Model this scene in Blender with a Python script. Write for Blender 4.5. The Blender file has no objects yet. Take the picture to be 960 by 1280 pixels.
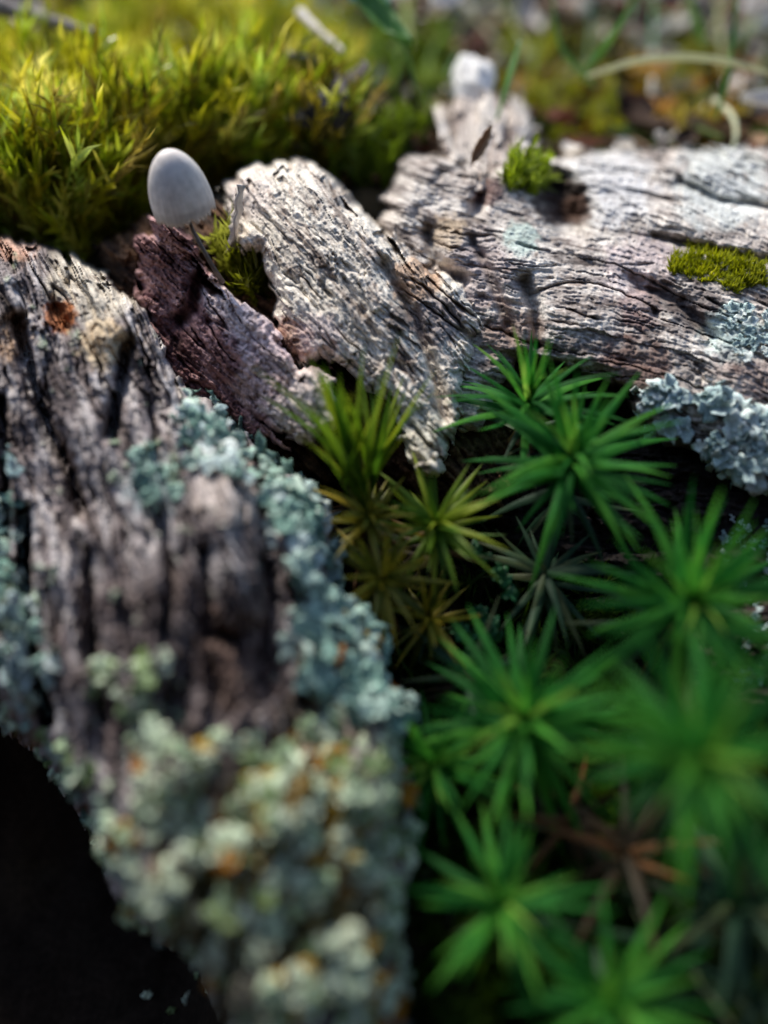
import bpy, math, random
import numpy as np
from mathutils import Vector, Matrix
R_ = math.radians
sc = bpy.context.scene
COL = sc.collection
sc.unit_settings.system = 'METRIC'
sc.unit_settings.scale_length = 0.01            # one unit is one centimetre

# ------------------------------------------------------------------ camera, world, sun, exposure
HC = 9.0; PITCH = 50.0; FPX = 640/math.tan(R_(31))
cam_d = bpy.data.cameras.new('camera'); cam = bpy.data.objects.new('camera', cam_d); COL.objects.link(cam)
cam.location = (0, 0, HC); cam.rotation_euler = (R_(90-PITCH), 0, 0)
cam_d.sensor_fit = 'VERTICAL'; cam_d.sensor_height = 36; cam_d.lens = 18/math.tan(R_(31))
cam_d.clip_start = 0.05; cam_d.clip_end = 3000
cam_d.dof.use_dof = True; cam_d.dof.focus_distance = 10.5; cam_d.dof.aperture_fstop = 0.063
sc.camera = cam
SUN_EL, SUN_AZ = 38, -24                        # azimuth from +Y, negative = left
w = bpy.data.worlds.new('World'); sc.world = w; w.use_nodes = True
nt = w.node_tree; bg = nt.nodes['Background']
sky = nt.nodes.new('ShaderNodeTexSky'); sky.sky_type = 'NISHITA'; sky.sun_disc = False
sky.sun_elevation = R_(SUN_EL); sky.sun_rotation = R_(SUN_AZ)
nt.links.new(sky.outputs[0], bg.inputs[0]); bg.inputs[1].default_value = 0.115
sl = bpy.data.lights.new('sun', 'SUN'); sun = bpy.data.objects.new('sun', sl); COL.objects.link(sun)
sl.energy = 2.9; sl.angle = R_(12); sl.color = (1, .93, .82)
sd = Vector((math.sin(R_(SUN_AZ))*math.cos(R_(SUN_EL)), math.cos(R_(SUN_AZ))*math.cos(R_(SUN_EL)), math.sin(R_(SUN_EL))))
sun.rotation_euler = sd.to_track_quat('Z', 'Y').to_euler(); sun.location = (-10, 20, 30)
sc.view_settings.view_transform = 'Standard'; sc.view_settings.look = 'None'
sc.view_settings.exposure = 0.7; sc.view_settings.gamma = 1
sc.render.engine = 'CYCLES'
try:
    sc.cycles.use_denoising = True
except Exception: pass
sc.cycles.max_bounces = 6

# ------------------------------------------------------------------ helpers
rng = np.random.default_rng(7); random.seed(7)
C40, S40 = math.cos(R_(90-PITCH)), math.sin(R_(90-PITCH))
def PP(px, py, d):
    """vectorised: image position and depth -> world point"""
    px = np.asarray(px, float); py = np.asarray(py, float); d = np.asarray(d, float)
    xc = (px-480)/FPX*d; yc = -(py-640)/FPX*d; zc = -d
    return np.stack([xc, yc*C40 - zc*S40, yc*S40 + zc*C40 + HC], -1)
def pt(px, py, d): return Vector(PP(px, py, d).tolist())

_perm = np.random.default_rng(3).permutation(256); _perm = np.concatenate([_perm, _perm, _perm])
_g = np.random.default_rng(4).normal(size=(256, 3)); _g /= np.linalg.norm(_g, axis=1)[:, None]
def perlin(x, y, z=0.0):
    x, y, z = np.broadcast_arrays(np.asarray(x, float), np.asarray(y, float), np.asarray(z, float))
    xi = np.floor(x).astype(int); yi = np.floor(y).astype(int); zi = np.floor(z).astype(int)
    xf, yf, zf = x-xi, y-yi, z-zi; xi &= 255; yi &= 255; zi &= 255
    fu, fv, fw = [t*t*t*(t*(t*6-15)+10) for t in (xf, yf, zf)]
    def gr(a, b, c):
        g = _g[_perm[_perm[_perm[xi+a]+yi+b]+zi+c]]
        return g[..., 0]*(xf-a)+g[..., 1]*(yf-b)+g[..., 2]*(zf-c)
    def L(a, b, t): return a+(b-a)*t
    return 1.5*L(L(L(gr(0,0,0), gr(1,0,0), fu), L(gr(0,1,0), gr(1,1,0), fu), fv),
                 L(L(gr(0,0,1), gr(1,0,1), fu), L(gr(0,1,1), gr(1,1,1), fu), fv), fw)
def fbm(x, y, z=0.0, o=3):
    s = 0; a = 1; n = 0
    for k in range(o):
        s = s + a*perlin(np.asarray(x)*2**k + 17*k, np.asarray(y)*2**k + 5*k, np.asarray(z)+k*3.7); n += a; a *= .5
    return s/n
def sm(x, a, b):
    t = np.clip((np.asarray(x, float)-a)/(b-a), 0, 1); return t*t*(3-2*t)
def segdist(px, py, pts, closed=False):
    best = np.full(np.shape(px), 1e9); n = len(pts)
    for i in range(n if closed else n-1):
        ax, ay = pts[i][:2]; bx, by = pts[(i+1) % n][:2]
        dx, dy = bx-ax, by-ay; t = np.clip(((px-ax)*dx+(py-ay)*dy)/(dx*dx+dy*dy+1e-9), 0, 1)
        best = np.minimum(best, np.hypot(px-ax-t*dx, py-ay-t*dy))
    return best
def inside(px, py, pts):
    r = np.zeros(np.shape(px), bool); n = len(pts)
    for i in range(n):
        ax, ay = pts[i]; bx, by = pts[(i+1) % n]
        if ay == by: continue
        r ^= ((ay > py) != (by > py)) & (px < (bx-ax)*(py-ay)/(by-ay)+ax)
    return r
def sdist(px, py, pts): return np.where(inside(px, py, pts), 1, -1)*segdist(px, py, pts, True)
def tps(ctrl):
    c = np.array(ctrl, float); n = len(c); X = c[:, :2]/300; lam = .02
    def U(r): return np.where(r > 1e-9, r*r*np.log(r+1e-12), 0)
    K = U(np.linalg.norm(X[:, None]-X[None], axis=-1)) + lam*np.eye(n)
    Pm = np.c_[np.ones(n), X]; A = np.block([[K, Pm], [Pm.T, np.zeros((3, 3))]])
    s = np.linalg.solve(A, np.r_[c[:, 2], np.zeros(3)])
    def f(px, py):
        x = px/300; y = py/300; r = s[n]+s[n+1]*x+s[n+2]*y
        for i in range(n): r = r + s[i]*U(np.hypot(x-X[i, 0], y-X[i, 1]))
        return r
    return f

def mesh_np(name, V, F, col=None, smooth=True):
    V = np.asarray(V, np.float32); F = np.asarray(F, np.int32)
    me = bpy.data.meshes.new(name); k = F.shape[1]
    me.vertices.add(len(V)); me.vertices.foreach_set('co', V.ravel())
    me.loops.add(F.size); me.loops.foreach_set('vertex_index', F.ravel())
    me.polygons.add(len(F)); me.polygons.foreach_set('loop_start', np.arange(0, F.size, k, dtype=np.int32))
    try: me.polygons.foreach_set('loop_total', np.full(len(F), k, np.int32))
    except Exception: pass
    me.update(calc_edges=True); me.validate()
    me.polygons.foreach_set('use_smooth', np.full(len(me.polygons), smooth))
    if col is not None:
        a = me.color_attributes.new('col', 'FLOAT_COLOR', 'POINT')
        c = np.ones((len(V), 4), np.float32); c[:, :3] = np.clip(col, 0, 1); a.data.foreach_set('color', c.ravel())
    return me
def link(name, me, mat=None, parent=None, **kw):
    o = bpy.data.objects.new(name, me); COL.objects.link(o)
    if mat is not None and me is not None and not me.materials: me.materials.append(mat)
    if parent is not None: o.parent = parent
    for k, v in kw.items(): o[k] = v
    return o
def thing(name, label, cat, loc=(0, 0, 0), group=None):
    o = bpy.data.objects.new(name, None); COL.objects.link(o); o.location = loc; o.empty_display_size = .2
    o['label'] = label; o['category'] = cat
    if group: o['group'] = group
    return o

# ------------------------------------------------------------------ materials
def mat_base(name):
    m = bpy.data.materials.new(name); m.use_nodes = True; t = m.node_tree
    return m, t, t.nodes['Principled BSDF'], t.nodes['Material Output']
def N(t, kind, **kw):
    n = t.nodes.new(kind)
    for k, v in kw.items(): setattr(n, k, v)
    return n
def bump(t, b, scale, strength, dist=.02, detail=4):
    co = N(t, 'ShaderNodeTexCoord'); nz = N(t, 'ShaderNodeTexNoise'); nz.inputs['Scale'].default_value = scale
    nz.inputs['Detail'].default_value = detail; bp = N(t, 'ShaderNodeBump')
    bp.inputs['Strength'].default_value = strength; bp.inputs['Distance'].default_value = dist
    t.links.new(co.outputs['Object'], nz.inputs['Vector']); t.links.new(nz.outputs['Fac'], bp.inputs['Height'])
    t.links.new(bp.outputs[0], b.inputs['Normal']); return nz
def mat_attr(name, rough=.85, spec=.25, bs=25, bst=.5, var=.35):
    m, t, b, o = mat_base(name)
    at = N(t, 'ShaderNodeAttribute', attribute_name='col'); nz = bump(t, b, bs, bst)
    mr = N(t, 'ShaderNodeMapRange'); mr.inputs['From Min'].default_value = .3; mr.inputs['From Max'].default_value = .7
    mr.inputs['To Min'].default_value = 1-var; mr.inputs['To Max'].default_value = 1+var
    mx = N(t, 'ShaderNodeVectorMath', operation='SCALE')
    t.links.new(nz.outputs['Fac'], mr.inputs['Value']); t.links.new(at.outputs['Color'], mx.inputs[0])
    t.links.new(mr.outputs[0], mx.inputs['Scale']); t.links.new(mx.outputs[0], b.inputs['Base Color'])
    b.inputs['Roughness'].default_value = rough; b.inputs['Specular IOR Level'].default_value = spec
    return m
def mat_ramp(name, cols, scale=6, rough=.7, spec=.25, transl=0, obj_random=.0, bs=30, bst=.3, use_attr=False):
    """noise driven colour between the given ones; optional light passing through thin leaves"""
    m, t, b, out = mat_base(name)
    nz = N(t, 'ShaderNodeTexNoise'); nz.inputs['Scale'].default_value = scale; nz.inputs['Detail'].default_value = 3
    co = N(t, 'ShaderNodeTexCoord'); t.links.new(co.outputs['Object'], nz.inputs['Vector'])
    oi = N(t, 'ShaderNodeObjectInfo'); ad = N(t, 'ShaderNodeMath', operation='MULTIPLY_ADD')
    ad.inputs[1].default_value = obj_random; ad2 = N(t, 'ShaderNodeMath', operation='SUBTRACT')
    ad2.inputs[1].default_value = obj_random/2
    t.links.new(oi.outputs['Random'], ad.inputs[0]); t.links.new(nz.outputs['Fac'], ad.inputs[2]); t.links.new(ad.outputs[0], ad2.inputs[0])
    cr = N(t, 'ShaderNodeValToRGB'); e = cr.color_ramp.elements
    n = len(cols)
    for i, c in enumerate(cols):
        p = .3+.4*i/max(1, n-1)
        if i < 2: el = e[i]; el.position = p
        else: el = e.new(p)
        el.color = (*c, 1)
    t.links.new(ad2.outputs[0], cr.inputs[0]); colout = cr.outputs[0]
    if use_attr:
        at = N(t, 'ShaderNodeAttribute', attribute_name='col'); mu = N(t, 'ShaderNodeVectorMath', operation='MULTIPLY')
        t.links.new(colout, mu.inputs[0]); t.links.new(at.outputs['Color'], mu.inputs[1]); colout = mu.outputs[0]
    t.links.new(colout, b.inputs['Base Color'])
    b.inputs['Roughness'].default_value = rough; b.inputs['Specular IOR Level'].default_value = spec
    if bst: bump(t, b, bs, bst)
    if transl:
        tr = N(t, 'ShaderNodeBsdfTranslucent'); mx = N(t, 'ShaderNodeMixShader'); mx.inputs[0].default_value = transl
        t.links.new(colout, tr.inputs[0]); t.links.new(b.outputs[0], mx.inputs[1]); t.links.new(tr.outputs[0], mx.inputs[2])
        t.links.new(mx.outputs[0], out.inputs[0])
    return m
M = dict(
    wood=mat_attr('weathered_wood'), soil=mat_attr('soil', bs=12, rough=.95, spec=.1),
    star=mat_ramp('star_moss_green', [(.014, .12, .018), (.032, .23, .030), (.09, .35, .035)], 2.5, .65, .2, .5, .5, bst=.1),
    yellow=mat_ramp('olive_moss', [(.10, .12, .010), (.24, .22, .014), (.40, .30, .02)], 2.5, .5, .4, .35, .5, bst=.1),
    shoot=mat_ramp('shoot_green', [(.07, .17, .010), (.16, .28, .012), (.30, .38, .02)], 1.5, .5, .35, .45, .5, bst=.1),
    heart=mat_ramp('young_leaf_green', [(.05, .26, .025), (.14, .40, .04), (.30, .52, .07)], 2.5, .6, .25, .5, .4, bst=.1),
    old=mat_ramp('old_moss_leaf', [(.02, .06, .03), (.04, .09, .04), (.06, .08, .03)], 3, .6, .3, .2, .6, bst=.2),
    dry=mat_ramp('dry_moss_leaf', [(.03, .022, .010), (.07, .04, .014), (.15, .06, .015)], 3, .6, .3, .2, .6, bst=.2),
    cushion=mat_ramp('cushion_moss', [(.14, .15, .008), (.52, .50, .018), (1.0, .90, .22)], 1.3, .32, .6, .55, 0, bst=0, use_attr=True),
    lichen=mat_ramp('blue_green_lichen', [(.15, .28, .23), (.34, .52, .44), (.60, .74, .64)], 8, .85, .15, 0, .45, 40, .5, use_attr=True),
    lichen_b=mat_ramp('pale_blue_lichen', [(.32, .46, .46), (.58, .72, .70), (.84, .90, .86)], 8, .85, .15, 0, .45, 40, .5, use_attr=True),
    lichen_g=mat_ramp('grey_green_lichen', [(.20, .28, .10), (.44, .60, .38), (.78, .88, .66)], 8, .85, .15, 0, .7, 40, .5, use_attr=True),
    orange=mat_ramp('orange_lichen', [(.25, .09, .01), (.42, .18, .015), (.40, .27, .04)], 6, .8, .2, 0, .5),
    cap=None)

# ------------------------------------------------------------------ ground
def ground_z(x, y):
    x = np.asarray(x, float); y = np.asarray(y, float)
    z = 0.2 + 1.2*sm(y, 7.0, 10.5)
    z = z + 0.45*sm(-x, -2.2, 2.0)*sm(y, 9.8, 12.5)*(1-sm(y, 15, 20))
    z = z - 4.5*sm(-x, .5, 3.0)*(1-sm(y, 4.0, 7.0)) * sm(y, -6, -3)
    z = z - 2.2*sm(y, 12.5, 22)
    z = z + 21*sm(-y, 1.5, 7.5) + 12*sm(-y, 7, 40)              # unseen bank added behind the camera to block sky light
    far = sm(np.hypot(x, y), 25, 60)
    z = z + .28*fbm(x/1.6, y/1.6, 1.3, 3) + .06*fbm(x/.3, y/.3, 5.3, 2)*(1-far) + far*5*fbm(x/70, y/70, 9.1, 2)
    return z
def axis(lo, hi, flo, fhi, step):
    a = [*np.arange(flo, fhi, step)]; s = step; v = flo; b = []
    while v > lo: s *= 1.18; v -= s; b.append(v)
    s = step; v = a[-1]
    while v < hi: s *= 1.18; v += s; a.append(v)
    return np.array(b[::-1]+a)
gx = axis(-2000, 2000, -10, 11, .07); gy = axis(-2000, 2000, -1, 24, .07)
GX, GY = np.meshgrid(gx, gy); GZ = ground_z(GX, GY)
def grid_faces(h, w_):
    i = np.arange(h*w_).reshape(h, w_); return np.stack([i[:-1, :-1], i[:-1, 1:], i[1:, 1:], i[1:, :-1]], -1).reshape(-1, 4)
nn = fbm(GX/.5, GY/.5, 2.2, 3)[..., None]; n2 = fbm(GX/2.5, GY/2.5, 7.2, 2)[..., None]
gc = np.array([.020, .014, .010])*(1+nn*.8) + sm(n2, 0, .5)*np.array([.02, .012, .004])
gc = gc + sm(GY, 9.5, 12)[..., None]*np.array([.05, .035, .015])*(1+1.2*nn) + sm(GY+1.5*nn[..., 0], 14, 18)[..., None]*np.array([.34, .27, .19])*(1+1.5*nn)  # soil colour paled far back to brighten the background, kept dark in front for shade
link('forest_floor', mesh_np('forest_floor', np.stack([GX, GY, GZ], -1).reshape(-1, 3), grid_faces(*GX.shape), gc.reshape(-1, 3)), M['soil'], kind='structure')
def hit(px, py, lo=7.0, hi=40.0):
    """where the sight line of an image position meets the ground"""
    px = np.atleast_1d(np.asarray(px, float)); py = np.atleast_1d(np.asarray(py, float))
    d = np.full(px.shape, lo); done = np.zeros(px.shape, bool)
    for k in range(160):
        p = PP(px, py, d); under = p[:, 2] < ground_z(p[:, 0], p[:, 1])
        done |= under; d = np.where(done, d, d+.15)
        if done.all(): break
    return PP(px, py, d), d

# ------------------------------------------------------------------ carved wood surfaces
RELIEF = {}
def relief(name, poly, ctrl, uv, paint, parent, step=1.35, W=40, RD=.7, jag=6, cracks=(), amp=1.0, lumps=(), back=2.2, label=None, seed=0, fine=1.0, lichen=None, rg=1.0, rs=1.0, wv=1.0, pit=13, iso=1.0):
    poly = [tuple(p) for p in poly]; xs = [p[0] for p in poly]; ys = [p[1] for p in poly]
    ax = np.arange(min(xs)-12, max(xs)+12, step); ay = np.arange(min(ys)-12, max(ys)+12, step)
    X, Y = np.meshgrid(ax, ay)
    u, v = uv(X, Y)
    v = v + 16*wv*fbm(u/120, v/90, seed+.5, 2) + 5*wv*perlin(u/35, v/25, seed+1.5) + 2.2*perlin(u/12, v/7, seed+1.9)
    def strand(wd, ln, sd):
        k = np.floor(v/wd+.35*perlin(u/60, v/30, sd)); hk = np.modf(np.abs(np.sin(k*12.9898+sd*3.1)*43758.5))[0]
        j = np.floor(u/ln+hk*7+.12*perlin(X/9, Y/9, sd)); return np.modf(np.abs(np.sin(k*78.233+j*37.719+sd)*24634.6))[0]
    st1 = strand(30, 170, seed+1); st2 = strand(11, 70, seed+2); st3 = strand(4.5, 34, seed+3)
    s = sdist(X, Y, poly) + jag*fbm(X/22, Y/22, seed+2.2, 3) + jag*1.0*(st2-.5) + jag*.7*(st1-.5)
    d = tps(ctrl)(X, Y)
    q = np.clip(1-s/W, 0, 1); d = d + RD*(1-np.sqrt(np.clip(1-q*q, 0, 1)))
    rid = 1-np.abs(perlin(u/110, v/16, seed+4.4))*2
    rid2 = 1-np.abs(perlin(u/60, v/7.5, seed+6.4))*2
    ck = np.exp(-(perlin(u/150, v/20, seed+50.3)/.045)**2)*sm(perlin(u/110, v/60, seed+51.3), -.05, .3)
    ck2 = np.exp(-(perlin(u/70, v/9, seed+52.3)/.07)**2)*sm(perlin(u/60, v/40, seed+53.3), .0, .3)
    h = .16*rs*(st1-.5) + .075*rs*(st2-.5) + .03*rs*(st3-.5) - .16*ck - .06*ck2 + .20*fbm(u/170, v/75, seed+5.5, 2) + .09*iso*fbm(X/38, Y/38, seed+5.9, 3) + .04*rg*rid*np.clip(.6+1.4*perlin(u/130, v/50, seed+7.7), 0, 1.2) + .02*rg*rid2*np.clip(.5+1.5*perlin(u/80, v/40, seed+7), 0, 1.2) \
        + fine*(.030*fbm(u/22, v/4.5, seed+8.1, 2) + .034*iso*fbm(X/7, Y/7, seed+9.7, 2) + .018*iso*perlin(X/3.3, Y/3.3, seed+10.3) + .018*perlin(u/16, v/2.2, seed+10.9)) \
        - .10*sm(perlin(u/45, v/10, seed+11.3), .38, .62) - .08*(pit/13)*sm(perlin(X/pit, Y/pit*1.15, seed+12.3), .35, .6)*np.clip(.5+perlin(X/90, Y/90, seed), 0, 1)
    h = h*amp
    for (pts, wd, dp) in cracks:
        dd = segdist(X, Y, pts) + 3*perlin(X/12, Y/12, seed+13)
        h = h - dp*np.exp(-np.clip(dd/wd, 0, 9)**2)
    for (lx, ly, lr, lh) in lumps:
        h = h + lh*np.exp(-((X-lx)**2+(Y-ly)**2)/(lr*lr))
    lm = None
    if lichen is not None:
        lm = lichen(X, Y); cell = 1-np.abs(perlin(X/8, Y/8, seed+20))*2.2
        h = h + lm*(.07*cell+.04*perlin(X/4, Y/4, 3.3)+.03)
    d = d - h
    d = np.where(s < 0, d + back*np.clip(-s/7, 0, 1), d)
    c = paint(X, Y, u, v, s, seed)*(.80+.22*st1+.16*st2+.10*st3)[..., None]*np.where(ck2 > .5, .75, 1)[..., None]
    if lm is not None:
        lc = np.array([.28, .38, .26])*(1+.45*fbm(X/10, Y/10, 31.1, 2))[..., None]
        c = c*(1-.9*lm[..., None]) + lc*.9*lm[..., None]
    keep = s > -7
    P = PP(X, Y, d)
    F = grid_faces(*X.shape); kf = keep.ravel()[F].all(1); F = F[kf]
    used = np.zeros(X.size, bool); used[F.ravel()] = True; idx = np.cumsum(used)-1
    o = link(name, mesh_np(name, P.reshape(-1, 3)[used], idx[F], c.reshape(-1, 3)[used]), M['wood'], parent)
    if label: o['label'] = label
    RELIEF[id(o)] = (ax, ay, d, s); return o
def on(o, px, py):
    """point and outward normal of a carved surface at an image position"""
    ax, ay, d, s = RELIEF[id(o)]; st = ax[1]-ax[0]
    def D(x, y):
        i = int(np.clip((y-ay[0])/st, 3, len(ay)-4)); j = int(np.clip((x-ax[0])/st, 3, len(ax)-4)); return d[i-2:i+3, j-2:j+3].mean()
    p = pt(px, py, D(px, py)); a = pt(px+9, py, D(px+9, py))-p; b = pt(px, py+9, D(px, py+9))-p
    n = b.cross(a).normalized()
    if n.dot(cam.location-p) < 0: n = -n
    n = (n+.8*(cam.location-p).normalized()).normalized()
    return p, n

def mixc(a, b, t): return a*(1-t[..., None])+b*t[..., None]
def wood_paint(light, mid, dark, k=0.0, fine=1.0, spots=()):
    light, mid, dark = map(np.array, (light, mid, dark))
    def f(X, Y, u, v, s, seed):
        a = fbm(u/90, v/22, seed+40.2, 3); b = fbm(u/28, v/4, seed+41.2, 2); g = perlin(X/3.2, Y/3.2, seed+43)
        c = mixc(np.broadcast_to(mid, X.shape+(3,)), light, sm(a+.35*b*fine+k, -.15, .35))
        c = mixc(c, dark, .85*sm(-a-.6*b*fine-k*.5+.15*g, .12, .42))
        for (x, y, r, col, st) in spots:
            t = np.exp(-((X-x)**2+(Y-y)**2)/(r*r)); t = st*sm(t+.35*fbm(X/(r*.4), Y/(r*.4), seed+x, 2), .25, .6)
            c = mixc(c, np.array(col), t)
        fs = perlin(u/22, v/2.4, seed+44.4); g2 = fbm(X/9, Y/9, seed+45, 2); c = mixc(c, c*np.array([.45, .38, .35]), sm(g2+.5*fs, .25, .6)*.8)
        return c*(1+.22*g+.2*b+.30*fs)[..., None]
    return f

log = thing('fallen_log', 'grey rotten split log with furrowed wood crossing the whole picture', 'log', pt(480, 640, 11).to_tuple())
LI = log.location.copy()
def keepw(o): o.location = -LI; return o      # parts are built in world coordinates, the log's origin is its base

# left stub coming towards the camera
def uvA(X, Y):
    g = 330*(1-np.exp(-(Y-250)/420)); return Y*1.05, X-g*.75+30*np.sin(X/160)
A_poly = [(-150, 290), (-60, 285), (0, 300), (60, 312), (110, 335), (150, 370), (182, 385), (205, 440), (228, 500), (262, 505), (300, 545), (345, 590), (395, 615), (418, 665), (412, 725), (440, 755), (468, 800), (475, 855),
          (512, 885), (505, 930), (515, 1010), (515, 1090), (500, 1150), (515, 1220), (520, 1300), (520, 1380), (300, 1380), (285, 1290), (245, 1200), (170, 1150), (135, 1090), (110, 1010), (60, 950), (10, 905), (-40, 880), (-150, 860)]
A_ctrl = [(-120, 300, 10.5), (0, 320, 10.25), (130, 370, 9.85), (60, 450, 9.4), (200, 470, 9.45), (100, 600, 8.7), (250, 580, 8.75), (0, 600, 9.0), (-100, 650, 9.2), (0, 750, 8.5), (150, 750, 7.85), (300, 700, 7.95),
          (350, 800, 8.0), (405, 660, 8.9), (455, 820, 8.5), (0, 900, 8.4), (60, 930, 8.1), (200, 930, 7.4), (350, 930, 7.5), (500, 900, 8.2), (180, 1100, 7.3), (320, 1080, 6.85), (490, 1000, 7.6), (510, 1250, 7.2), (380, 1280, 6.6), (260, 1200, 7.0)]
def lichA(X, Y):
    n = fbm(X/26, Y/26, 61.1, 3)
    t = .25*sm(Y, 860, 1010)+.5*np.exp(-((X-180)**2/60**2+(Y-880)**2/50**2))+.75*np.exp(-((X-20)**2/40**2+(Y-780)**2/130**2)) + .55*np.exp(-((X-200)**2/60**2+(Y-590)**2/50**2)) + .7*np.exp(-((X-60)**2/30**2+(Y-440)**2/40**2))*.6
    return sm(t*.62+n*.9, .28, .62)
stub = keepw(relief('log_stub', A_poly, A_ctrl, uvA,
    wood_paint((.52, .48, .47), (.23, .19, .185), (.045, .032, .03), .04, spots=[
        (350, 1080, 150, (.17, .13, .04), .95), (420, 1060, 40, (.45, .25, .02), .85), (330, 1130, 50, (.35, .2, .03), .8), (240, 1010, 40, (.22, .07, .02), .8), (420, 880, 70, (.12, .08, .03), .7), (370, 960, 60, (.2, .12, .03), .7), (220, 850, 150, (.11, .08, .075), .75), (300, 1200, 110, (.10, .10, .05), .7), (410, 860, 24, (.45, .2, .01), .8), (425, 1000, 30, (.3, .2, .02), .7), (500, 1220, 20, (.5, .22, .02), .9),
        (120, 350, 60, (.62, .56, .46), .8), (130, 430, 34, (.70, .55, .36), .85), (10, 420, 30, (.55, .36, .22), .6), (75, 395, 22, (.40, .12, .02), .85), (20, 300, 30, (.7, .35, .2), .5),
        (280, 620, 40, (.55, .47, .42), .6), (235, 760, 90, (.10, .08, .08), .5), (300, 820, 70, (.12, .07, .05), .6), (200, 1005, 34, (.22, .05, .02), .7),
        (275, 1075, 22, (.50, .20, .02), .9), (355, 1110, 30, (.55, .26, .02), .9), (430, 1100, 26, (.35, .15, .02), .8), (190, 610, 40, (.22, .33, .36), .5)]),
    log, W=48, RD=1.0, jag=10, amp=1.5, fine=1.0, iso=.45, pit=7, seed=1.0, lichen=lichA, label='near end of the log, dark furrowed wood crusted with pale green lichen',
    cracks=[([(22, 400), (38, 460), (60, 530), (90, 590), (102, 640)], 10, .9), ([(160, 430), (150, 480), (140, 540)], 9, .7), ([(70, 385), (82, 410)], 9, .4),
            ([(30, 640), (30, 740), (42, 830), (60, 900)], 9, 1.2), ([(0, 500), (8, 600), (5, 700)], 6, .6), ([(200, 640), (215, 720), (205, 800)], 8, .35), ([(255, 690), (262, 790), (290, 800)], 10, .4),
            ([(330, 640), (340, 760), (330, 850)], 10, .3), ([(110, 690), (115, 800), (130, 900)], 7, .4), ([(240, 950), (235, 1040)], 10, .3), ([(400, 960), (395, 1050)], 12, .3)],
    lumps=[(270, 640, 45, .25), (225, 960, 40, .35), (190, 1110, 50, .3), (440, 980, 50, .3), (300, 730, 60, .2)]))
# purple brown wedge behind it, purple tint of the shade painted into its colours
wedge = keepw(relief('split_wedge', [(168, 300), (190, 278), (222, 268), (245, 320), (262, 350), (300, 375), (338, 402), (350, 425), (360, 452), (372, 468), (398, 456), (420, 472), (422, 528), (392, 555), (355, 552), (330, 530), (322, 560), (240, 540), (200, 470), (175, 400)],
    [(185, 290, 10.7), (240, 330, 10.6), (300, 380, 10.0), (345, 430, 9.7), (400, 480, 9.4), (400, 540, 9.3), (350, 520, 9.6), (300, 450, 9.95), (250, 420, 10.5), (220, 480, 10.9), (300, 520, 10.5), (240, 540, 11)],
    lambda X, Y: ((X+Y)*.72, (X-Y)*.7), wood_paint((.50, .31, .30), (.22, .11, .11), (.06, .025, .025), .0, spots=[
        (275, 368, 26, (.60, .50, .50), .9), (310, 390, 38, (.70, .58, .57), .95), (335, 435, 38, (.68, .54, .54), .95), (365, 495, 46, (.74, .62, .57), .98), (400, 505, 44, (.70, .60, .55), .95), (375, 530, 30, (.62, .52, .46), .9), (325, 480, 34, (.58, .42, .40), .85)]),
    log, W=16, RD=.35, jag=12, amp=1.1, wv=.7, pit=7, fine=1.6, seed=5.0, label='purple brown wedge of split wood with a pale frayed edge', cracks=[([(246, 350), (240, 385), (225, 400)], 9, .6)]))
# central ridge
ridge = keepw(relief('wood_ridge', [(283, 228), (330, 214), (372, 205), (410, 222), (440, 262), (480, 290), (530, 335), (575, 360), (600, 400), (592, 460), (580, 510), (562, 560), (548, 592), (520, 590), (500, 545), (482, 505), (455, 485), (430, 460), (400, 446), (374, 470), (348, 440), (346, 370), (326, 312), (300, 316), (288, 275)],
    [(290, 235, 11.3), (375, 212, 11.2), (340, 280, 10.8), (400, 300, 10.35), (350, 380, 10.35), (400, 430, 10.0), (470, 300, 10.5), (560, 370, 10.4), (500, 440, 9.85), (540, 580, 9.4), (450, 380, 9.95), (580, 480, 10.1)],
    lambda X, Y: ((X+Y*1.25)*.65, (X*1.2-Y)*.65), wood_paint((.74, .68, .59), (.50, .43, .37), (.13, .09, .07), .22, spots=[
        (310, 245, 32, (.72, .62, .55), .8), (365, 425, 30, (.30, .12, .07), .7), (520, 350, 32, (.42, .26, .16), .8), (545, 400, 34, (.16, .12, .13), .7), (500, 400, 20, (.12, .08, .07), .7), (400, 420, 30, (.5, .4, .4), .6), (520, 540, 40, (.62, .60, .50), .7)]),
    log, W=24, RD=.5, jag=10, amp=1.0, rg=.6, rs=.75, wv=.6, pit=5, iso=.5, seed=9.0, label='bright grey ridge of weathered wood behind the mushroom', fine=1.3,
    cracks=[([(480, 330), (520, 400), (545, 470), (555, 520)], 8, .35), ([(300, 240), (305, 290)], 5, .2), ([(430, 350), (470, 420)], 4, .12)], lumps=[(380, 240, 40, .15)]))
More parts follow.
